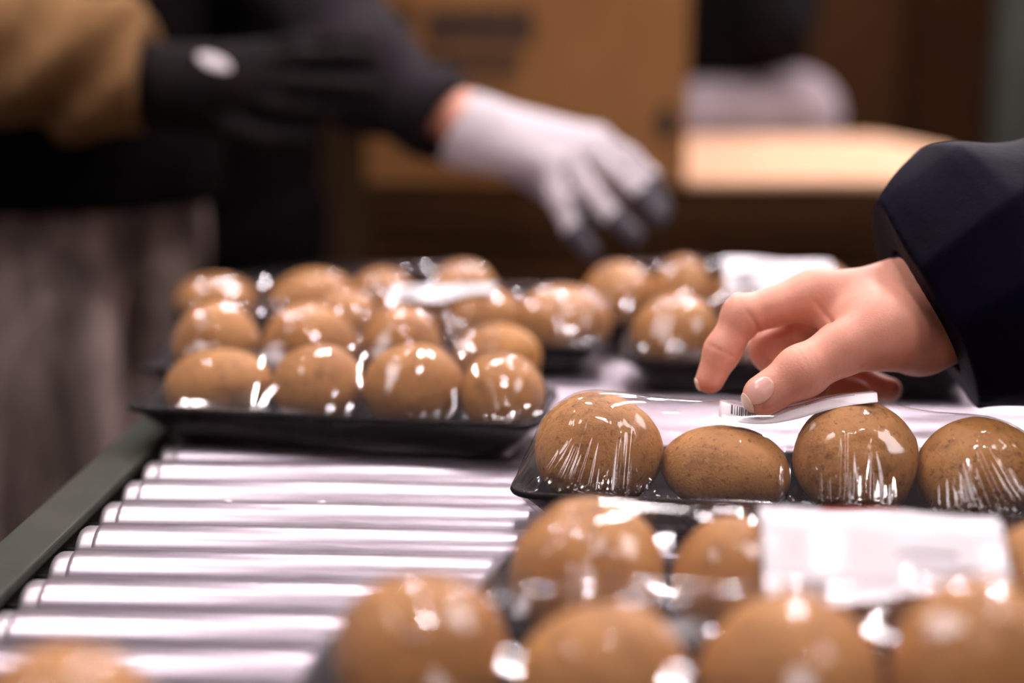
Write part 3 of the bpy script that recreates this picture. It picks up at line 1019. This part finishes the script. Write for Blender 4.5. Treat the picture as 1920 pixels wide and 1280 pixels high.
for pts, rad in wf:
    u = pts[3] - pts[2]; L_ = np.linalg.norm(u); u = u / L_
    st = pts[2] - u * L_ * .05
    def dipf(P, pts=pts, rad=rad, u=u, st=st):
        al = (P[0] - st[0]) * u[0] + (P[1] - st[1]) * u[1] + (P[2] - st[2]) * u[2]
        return np.maximum(chain(P, pts[1:], rad[1:], .006) - .0011, -al + .001 * waves(P, 200, 4))
    sdf_obj('dipped_fingertip', dipf, *bounds([st, pts[3]], .016), .0016, M['dip'], gl, 2)
# palm coating, seen as the dark underside
fo0, fo1 = A(900, 246, WY), A(790, 178, WY + .03)
sdf_obj('body', lambda P: rcone(P, fo0, fo1, .0265, .030), *bounds([fo0, fo1], .04), .004, M['skin'], packer, 3)
se0, se1, se2 = A(846, 234, WY + .012), A(690, 142, WY + .06), A(520, -130, WY + .20)
sdv = (se1 - se0) / np.linalg.norm(se1 - se0)
def wsleeve(P):
    d = chain(P, [se0 - sdv * .02, se0 + sdv * .02, se1, se2], [.036, .0375, .053, .070], .03)
    al = (P[0] - se0[0]) * sdv[0] + (P[1] - se0[1]) * sdv[1] + (P[2] - se0[2]) * sdv[2]
    d = d - .004 * np.sin(al * 80 + 2 * waves(P, 20, 6)) * .6 - .003 * waves(P, 45, 15)
    return np.maximum(np.maximum(d, -al - .012 * waves(P, 12, 2)), -rcone(P, se0 - sdv * .05, se0 + sdv * .012, .030, .030))
sdf_obj('jacket_sleeve', wsleeve, *bounds([se0, se1, se2], .085), .0045, M['darkgrey'], packer, 4)
pj = A(395, 150, 1.94)
def pjacket(P):
    d = ell(P, (pj[0], pj[1], .22), (.150, .13, .40))
    d = smin(d, rcone(P, se2, (pj[0] + .1, pj[1] - .02, .46), .072, .09), .05)
    d = np.maximum(d, -(P[2] - .0))
    return d - .006 * waves(P, 24, 24)
sdf_obj('jacket_torso', pjacket, (pj[0] - .24, pj[1] - .56, -.03), (pj[0] + .46, pj[1] + .22, .66), .010, M['blackknit'], packer, 4)
def plegs(P):
    d = np.minimum(rcone(P, (pj[0] - .08, pj[1], -ZT + .05), (pj[0] - .07, pj[1], .02), .055, .075), rcone(P, (pj[0] + .07, pj[1], -ZT + .05), (pj[0] + .06, pj[1], .02), .055, .075))
    return smin(d, ell(P, (pj[0], pj[1], .0), (.14, .115, .12)), .04)
sdf_obj('trousers', plegs, (pj[0] - .25, pj[1] - .2, -ZT - .01), (pj[0] + .25, pj[1] + .2, .15), .014, M['blackknit'], packer, 4)

# ------------------------------------------------------------------ worker with ochre sleeve, black glove and grey trousers
BY = 1.40
sorter = thing('person', at_y(150, 600, 1.59) * [1, 1, 0] + [0, 0, -ZT], 'person in ochre sleeve, black glove and grey trousers beside the rail', 'person')
bf = [
    ([A(480, 108, BY), A(560, 84, BY - .01), A(630, 80, BY - .015), A(685, 82, BY - .015)], [.0135, .0115, .0105, .009]),
    ([A(490, 130, BY - .012), A(570, 112, BY - .03), A(640, 108, BY - .035), A(694, 110, BY - .035)], [.0138, .0118, .0106, .0092]),
    ([A(485, 158, BY - .02), A(560, 160, BY - .04), A(630, 164, BY - .045), A(690, 166, BY - .045)], [.0138, .0115, .0104, .009]),
    ([A(470, 186, BY - .022), A(530, 200, BY - .04), A(580, 206, BY - .045), A(622, 208, BY - .045)], [.0128, .0106, .0096, .0085]),
    ([A(400, 215, BY - .01), A(450, 245, BY - .03), A(510, 262, BY - .04), A(560, 262, BY - .045)], [.017, .0135, .012, .0105]),
]
bp = [(A(310, 140, BY), bf[0][0][0], .026, .0148), (A(305, 152, BY - .005), bf[1][0][0], .027, .0150), (A(305, 168, BY - .008), bf[2][0][0], .027, .0150),
      (A(310, 180, BY - .005), bf[3][0][0], .024, .0140), (A(320, 180, BY - .005), bf[4][0][0], .024, .018), (A(240, 150, BY), A(320, 160, BY), .033, .030)]
bfn = glove_fn(bp, bf, .018, .008)
lo, hi = bounds([p for f in bf for p in f[0]] + [A(250, 150, BY)], .04)
bg = sdf_obj('glove', lambda P: bfn(P) - .0006 * waves(P, 120, 44), lo, hi, .0026, M['blackglove'], sorter, 4)
tc = A(403, 116, BY)
tn = np.array([-.05, -.55, .83])
# white patch on the back of the glove: a thin pad that follows it
def patch(P):
    q = ell(P, A(403, 117, BY - .028), (.0175, .030, .0060), np.array([[.93, 0, -.36], [0, 1, 0], [.36, 0, .93]]))
    return np.maximum(bfn(P) - .0014, q)
o = sdf_obj('glove_patch', patch, *bounds([A(403, 117, BY - .028)], .05), .0018, M['tagwhite'], bg, 2)
o['label'] = 'small white patch'
sdf_obj('body', lambda P: rcone(P, A(330, 156, BY), A(120, 110, BY + .01), .024, .030), *bounds([A(330, 156, BY), A(120, 110, BY + .01)], .04), .004, M['skin'], sorter, 2)
o0, o1, o2 = A(262, 142, BY), A(140, 116, BY), A(-220, 70, BY - .02)
osd = (o1 - o0) / np.linalg.norm(o1 - o0)
o3 = o2 + np.array([.03, .14, .30])
def osleeve(P):
    d = chain(P, [o0 - osd * .02, o0 + osd * .012, o1, o2, o3], [.046, .052, .064, .066, .075], .03)
    al = (P[0] - o0[0]) * osd[0] + (P[1] - o0[1]) * osd[1] + (P[2] - o0[2]) * osd[2]
    d = d - .0075 * np.sin(al * 70 + 1.4 + (P[2] - .2) * 55 + 1.5 * waves(P, 22, 61)) * np.exp(-((al - .05) / .08) ** 2) - .004 * waves(P, 40, 66)
    return np.maximum(np.maximum(d, -al - .006 - .008 * waves(P, 30, 5)), -rcone(P, o0 - osd * .06, o0 + osd * .01, .034, .034))
sdf_obj('sweater_sleeve', osleeve, *bounds([o0, o1, o2, o3], .085), .0040, M['ochre'], sorter, 4)
# dark apron jacket over the hips
lg1, lg2 = A(95, 620, 1.52), A(275, 560, 1.66)
hp = np.array([(lg1[0] + lg2[0]) / 2 - .01, (lg1[1] + lg2[1]) / 2, 0])
hemh = A(150, 395, 1.46)[2]
def sjacket(P):
    d = ell(P, (hp[0] - .03, hp[1] - .02, .30), (.170, .165, .42))
    d = smin(d, rcone(P, (hp[0] + .02, hp[1], hemh + .05), (hp[0] + .06, hp[1], hemh + .03), .11, .09), .06)
    hem = hemh - .10 * np.clip((P[0] - lg1[0] - .04), 0, .22) + .006 * waves(P, 20, 81)
    d = np.maximum(d, hem - P[2])
    return d - .006 * waves(P, 22, 71)
sdf_obj('jacket', sjacket, (hp[0] - .26, hp[1] - .28, hemh - .08), (hp[0] + .34, hp[1] + .34, .66), .009, M['blackknit'], sorter, 4)
def slegs(P):
    d1 = chain(P, [(lg1[0] - .01, lg1[1] + .02, -ZT + .05), (lg1[0] - .005, lg1[1] - .015, -.36), (lg1[0], lg1[1] + .02, .14)], [.062, .074, .080], .03)
    d2 = chain(P, [(lg2[0] - .01, lg2[1] + .02, -ZT + .05), (lg2[0] - .005, lg2[1], -.36), (lg2[0], lg2[1], .14)], [.058, .064, .070], .03)
    d = np.minimum(d1, d2)
    d = smin(d, ell(P, (hp[0], hp[1] + .02, .20), (.13, .12, .10)), .03)
    # long drag folds
    return d - .006 * np.sin((P[0] * 55 + P[2] * 16 + P[1] * 30) + 1.6 * waves(P, 14, 91)) - .004 * waves(P, 45, 93)
sdf_obj('trousers', slegs, (hp[0] - .26, hp[1] - .26, -ZT - .01), (hp[0] + .28, hp[1] + .28, .36), .008, M['trouser'], sorter, 4)
for lx in (lg1, lg2):
    v = (lx[0] - .01 + .03, lx[1] - .03, -ZT + .04)
    sdf_obj('shoe', lambda P, lx=lx: np.maximum(smin(rcone(P, (lx[0] - .01, lx[1] + .03, -ZT + .045), (lx[0] + .10, lx[1] - .02, -ZT + .03), .045, .036), rcone(P, (lx[0] - .01, lx[1] + .02, -ZT + .05), (lx[0] - .01, lx[1] + .02, -ZT + .10), .05, .05), .03), -(P[2] + ZT)),
            (lx[0] - .1, lx[1] - .1, -ZT - .01), (lx[0] + .2, lx[1] + .12, -ZT + .2), .008, M['blackknit'], sorter, 2)

# ------------------------------------------------------------------ stack of flattened boxes on a pallet, printed box on it
SY = 1.93
top = A(1430, 338, SY)[2]
xl, xr = A(690, 340, SY)[0], A(1700, 338, SY)[0]
back = at_h(1430, 258, top)[1]
BYY = SY - .003
bx0, bx1 = A(686, 300, BYY)[0], A(1287, 300, BYY)[0]
bd_ = .40
bh = .46
btop = top - .008
pal = thing('wooden_pallet', ((xl + xr) / 2, (SY + back) / 2, -ZT), 'wooden pallet under the stack of flattened cardboard boxes', 'pallet')
for k in range(7):
    x = xl + (xr - xl) * k / 6
    boxo('board', x - .045, x + .045, SY - .02, back + .02, -ZT + .12, -ZT + .142, M['wood'], pal, .002)
for k in range(3):
    y = SY + .02 + (back - SY - .04) * k / 2
    boxo('bearer', xl - .04, xr + .04, y - .045, y + .045, -ZT, -ZT + .12, M['wood'], pal, .002)
TK = .026
nst = int((top - .008 - (-ZT + .142)) / TK) + 1
tk = (top - .008 - (-ZT + .142)) / (nst - 1)
proto = None
for k in range(nst):
    z = -ZT + .142 + tk * k
    if proto is None:
        cx, cy = (xl + xr) / 2, (SY + back) / 2
        v, f = box_vf(xl, xr, SY, back, z, z + tk - .0035, .003)
        o = mesh('flattened_box', v, f, M['cardshade'], None, (cx, cy, z), smooth=False)
        proto = o
    elif k < nst - 1:
        o = proto.copy(); COL.objects.link(o)
        o.location = (cx + rng.uniform(-.008, .008), cy + rng.uniform(-.012, .006), z + ZT)
        o.rotation_euler = (0, 0, rng.uniform(-.012, .012))
    else:
        # top sheet: board coloured as lit from above, its right far corner cut back
        P4 = [np.array([bx1 + .002, SY, top]), at_h(1700, 338, top), at_h(1785, 283, top), at_h(1640, 256, top), np.array([bx1 + .002, at_h(1400, 256, top)[1], top])]
        n5 = len(P4)
        v = [(p[0], p[1], z + .008) for p in P4] + [(p[0], p[1], z) for p in P4]
        f = [list(range(n5)), list(range(n5, 2 * n5))[::-1]] + [[i, i + n5, (i + 1) % n5 + n5, (i + 1) % n5][::-1] for i in range(n5)]
        o = mesh('flattened_box', v, f, M['cardlit'], None, (cx, cy, z), smooth=False)
        tag(o, 'topmost lit-coloured flattened box of the stack under the printed box', 'cardboard', 'flattened boxes in the stack')
        continue
    nb_ = nst - 1 - k
    ords = ('first', 'second', 'third', 'fourth', 'fifth', 'sixth', 'seventh', 'eighth')
    tag(o, (ords[nb_ - 1] + ' flattened brown box below the lit-coloured topmost one of the stack') if nb_ <= 8 else 'flattened brown box low in the stack under the printed box', 'cardboard', 'flattened boxes in the stack')

cbox = thing('cardboard_box', ((bx0 + bx1) / 2, BYY + bd_ / 2, btop), 'upright brown cardboard box with dark brown print on its side', 'box')
for nm, a in (('front_panel', (bx0, bx1, BYY, BYY + .006)), ('back_panel', (bx0, bx1, BYY + bd_ - .006, BYY + bd_)),
              ('side_panel', (bx0, bx0 + .006, BYY + .0065, BYY + bd_ - .0065)), ('side_panel', (bx1 - .006, bx1, BYY + .0065, BYY + bd_ - .0065))):
    boxo(nm, *a, btop + .001, btop + bh, M['card'], cbox, .002)
boxo('bottom_panel', bx0 + .007, bx1 - .007, BYY + .007, BYY + bd_ - .007, btop + .001, btop + .006, M['card'], cbox)
for (ya, yb) in ((BYY, BYY + bd_ / 2 - .001), (BYY + bd_ / 2 + .001, BYY + bd_)):
    boxo('top_flap', bx0, bx1, ya, yb, btop + bh, btop + bh + .005, M['card'], cbox)
def print_marks(name, spans, y0, y1, seed):
    """a row of printed, no longer legible letters"""
    V, Fc = [], []
    r = np.random.default_rng(seed)
    for (a, b) in spans:
        x = a
        while x < b - 4:
            wd = min(r.uniform(12, 22) if y1 - y0 > 45 else r.uniform(5, 11), b - x)
            y0_, y1_ = y0 + r.uniform(0, 3), y1 - r.uniform(0, 3)
            for (xa, xb, ya, yb) in ((x, x + wd * .42, y0_, y1_), (x + wd * .42, x + wd * .64, y0_, y0_ + (y1_ - y0_) * .36), (x + wd * .42, x + wd * .64, y1_ - (y1_ - y0_) * .36, y1_), (x + wd * .64, x + wd, y0_, y1_)):
                q = [A(xa, ya, BYY - .0008), A(xb, ya, BYY - .0008), A(xb, yb, BYY - .0008), A(xa, yb, BYY - .0008)]
                i = len(V); V += [tuple(w) for w in q]; Fc.append([i + 3, i + 2, i + 1, i])
            x += wd + (2.2 if y1 - y0 > 45 else 1.4)
    o = mesh(name, V, Fc, M['print'], cbox, smooth=False)
    return o
print_marks('printed_logo', [(704, 776)], 16, 84, 3)
print_marks('printed_text', [(802, 1000)], 16, 84, 6)
print_marks('printed_text', [(770, 976)], 96, 136, 4)
print_marks('printed_text', [(862, 962)], 150, 166, 5)
c_ = A(1250, 232, BYY - .0008)
ring = [c_ + np.array([.013 * math.cos(t), 0, .022 * math.sin(t)]) for t in np.linspace(0, 2 * np.pi, 24, endpoint=False)]
mesh('printed_mark', ring, [list(range(24))], M['print'], cbox, smooth=False)

# ------------------------------------------------------------------ person in the background: black jacket, pale mauve trousers
RY = back + .16
bgp = thing('person', at_y(1425, 250, RY) * [1, 1, 0] + [0, 0, -ZT], 'person in black jacket and pale mauve-grey trousers behind the cardboard stack', 'person')
q0, q1 = A(1330, 235, RY), A(1520, 215, RY)
def bglegs(P):
    d = rcone(P, A(1300, 235, RY), A(1486, 222, RY), .088, .084)
    d = smin(d, rcone(P, A(1486, 222, RY), (A(1500, 330, RY)[0], RY, -ZT + .06), .080, .055), .04)
    d = np.minimum(d, rcone(P, (A(1330, 300, RY)[0], RY + .12, .12), (A(1340, 330, RY)[0], RY + .12, -ZT + .06), .075, .055))
    return d - .006 * waves(P, 25, 101)
sdf_obj('trousers', bglegs, *bounds([(q0[0] - .16, RY - .12, -ZT - .01), (q1[0] + .14, RY + .24, .5)], .0), .012, M['mauve'], bgp, 4)
def bgj(P):
    d = ell(P, (A(1400, 0, RY)[0], RY + .06, A(1400, 0, RY)[2] + .10), (.150, .14, .32))
    d = smin(d, rcone(P, A(1400, -150, RY - .05), A(1460, 55, RY - .10), .075, .06), .04)
    return d - .006 * waves(P, 22, 111)
bc = A(1400, 0, RY)
sdf_obj('jacket', bgj, (bc[0] - .25, RY - .28, bc[2] - .28), (bc[0] + .25, RY + .28, bc[2] + .50), .012, M['blackknit'], bgp, 4)

# ------------------------------------------------------------------ far background: tall cartons and a green post
for k, (pxa, pxb, yy, mat) in enumerate(((1500, 1690, 3.9, 'cardshade'), (1700, 1880, 4.1, 'cardshade'), (1925, 2150, 3.5, 'cardshade'))):
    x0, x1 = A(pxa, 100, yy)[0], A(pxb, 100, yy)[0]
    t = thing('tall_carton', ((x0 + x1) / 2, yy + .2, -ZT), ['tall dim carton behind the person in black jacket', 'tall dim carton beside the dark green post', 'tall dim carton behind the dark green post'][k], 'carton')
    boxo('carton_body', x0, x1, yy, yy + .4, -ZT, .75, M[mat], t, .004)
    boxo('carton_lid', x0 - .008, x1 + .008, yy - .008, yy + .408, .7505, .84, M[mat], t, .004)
gx = A(1905, 100, 3.2)[0]
gp = thing('steel_post', (gx, 3.2, -ZT), 'dark green painted steel post rising to the ceiling', 'post')
boxo('shaft', gx - .035, gx + .035, 3.165, 3.235, -ZT + .01, 3.4 - ZT, M['post'], gp, .004)
boxo('base_plate', gx - .09, gx + .09, 3.11, 3.29, -ZT, -ZT + .01, M['post'], gp, .002)
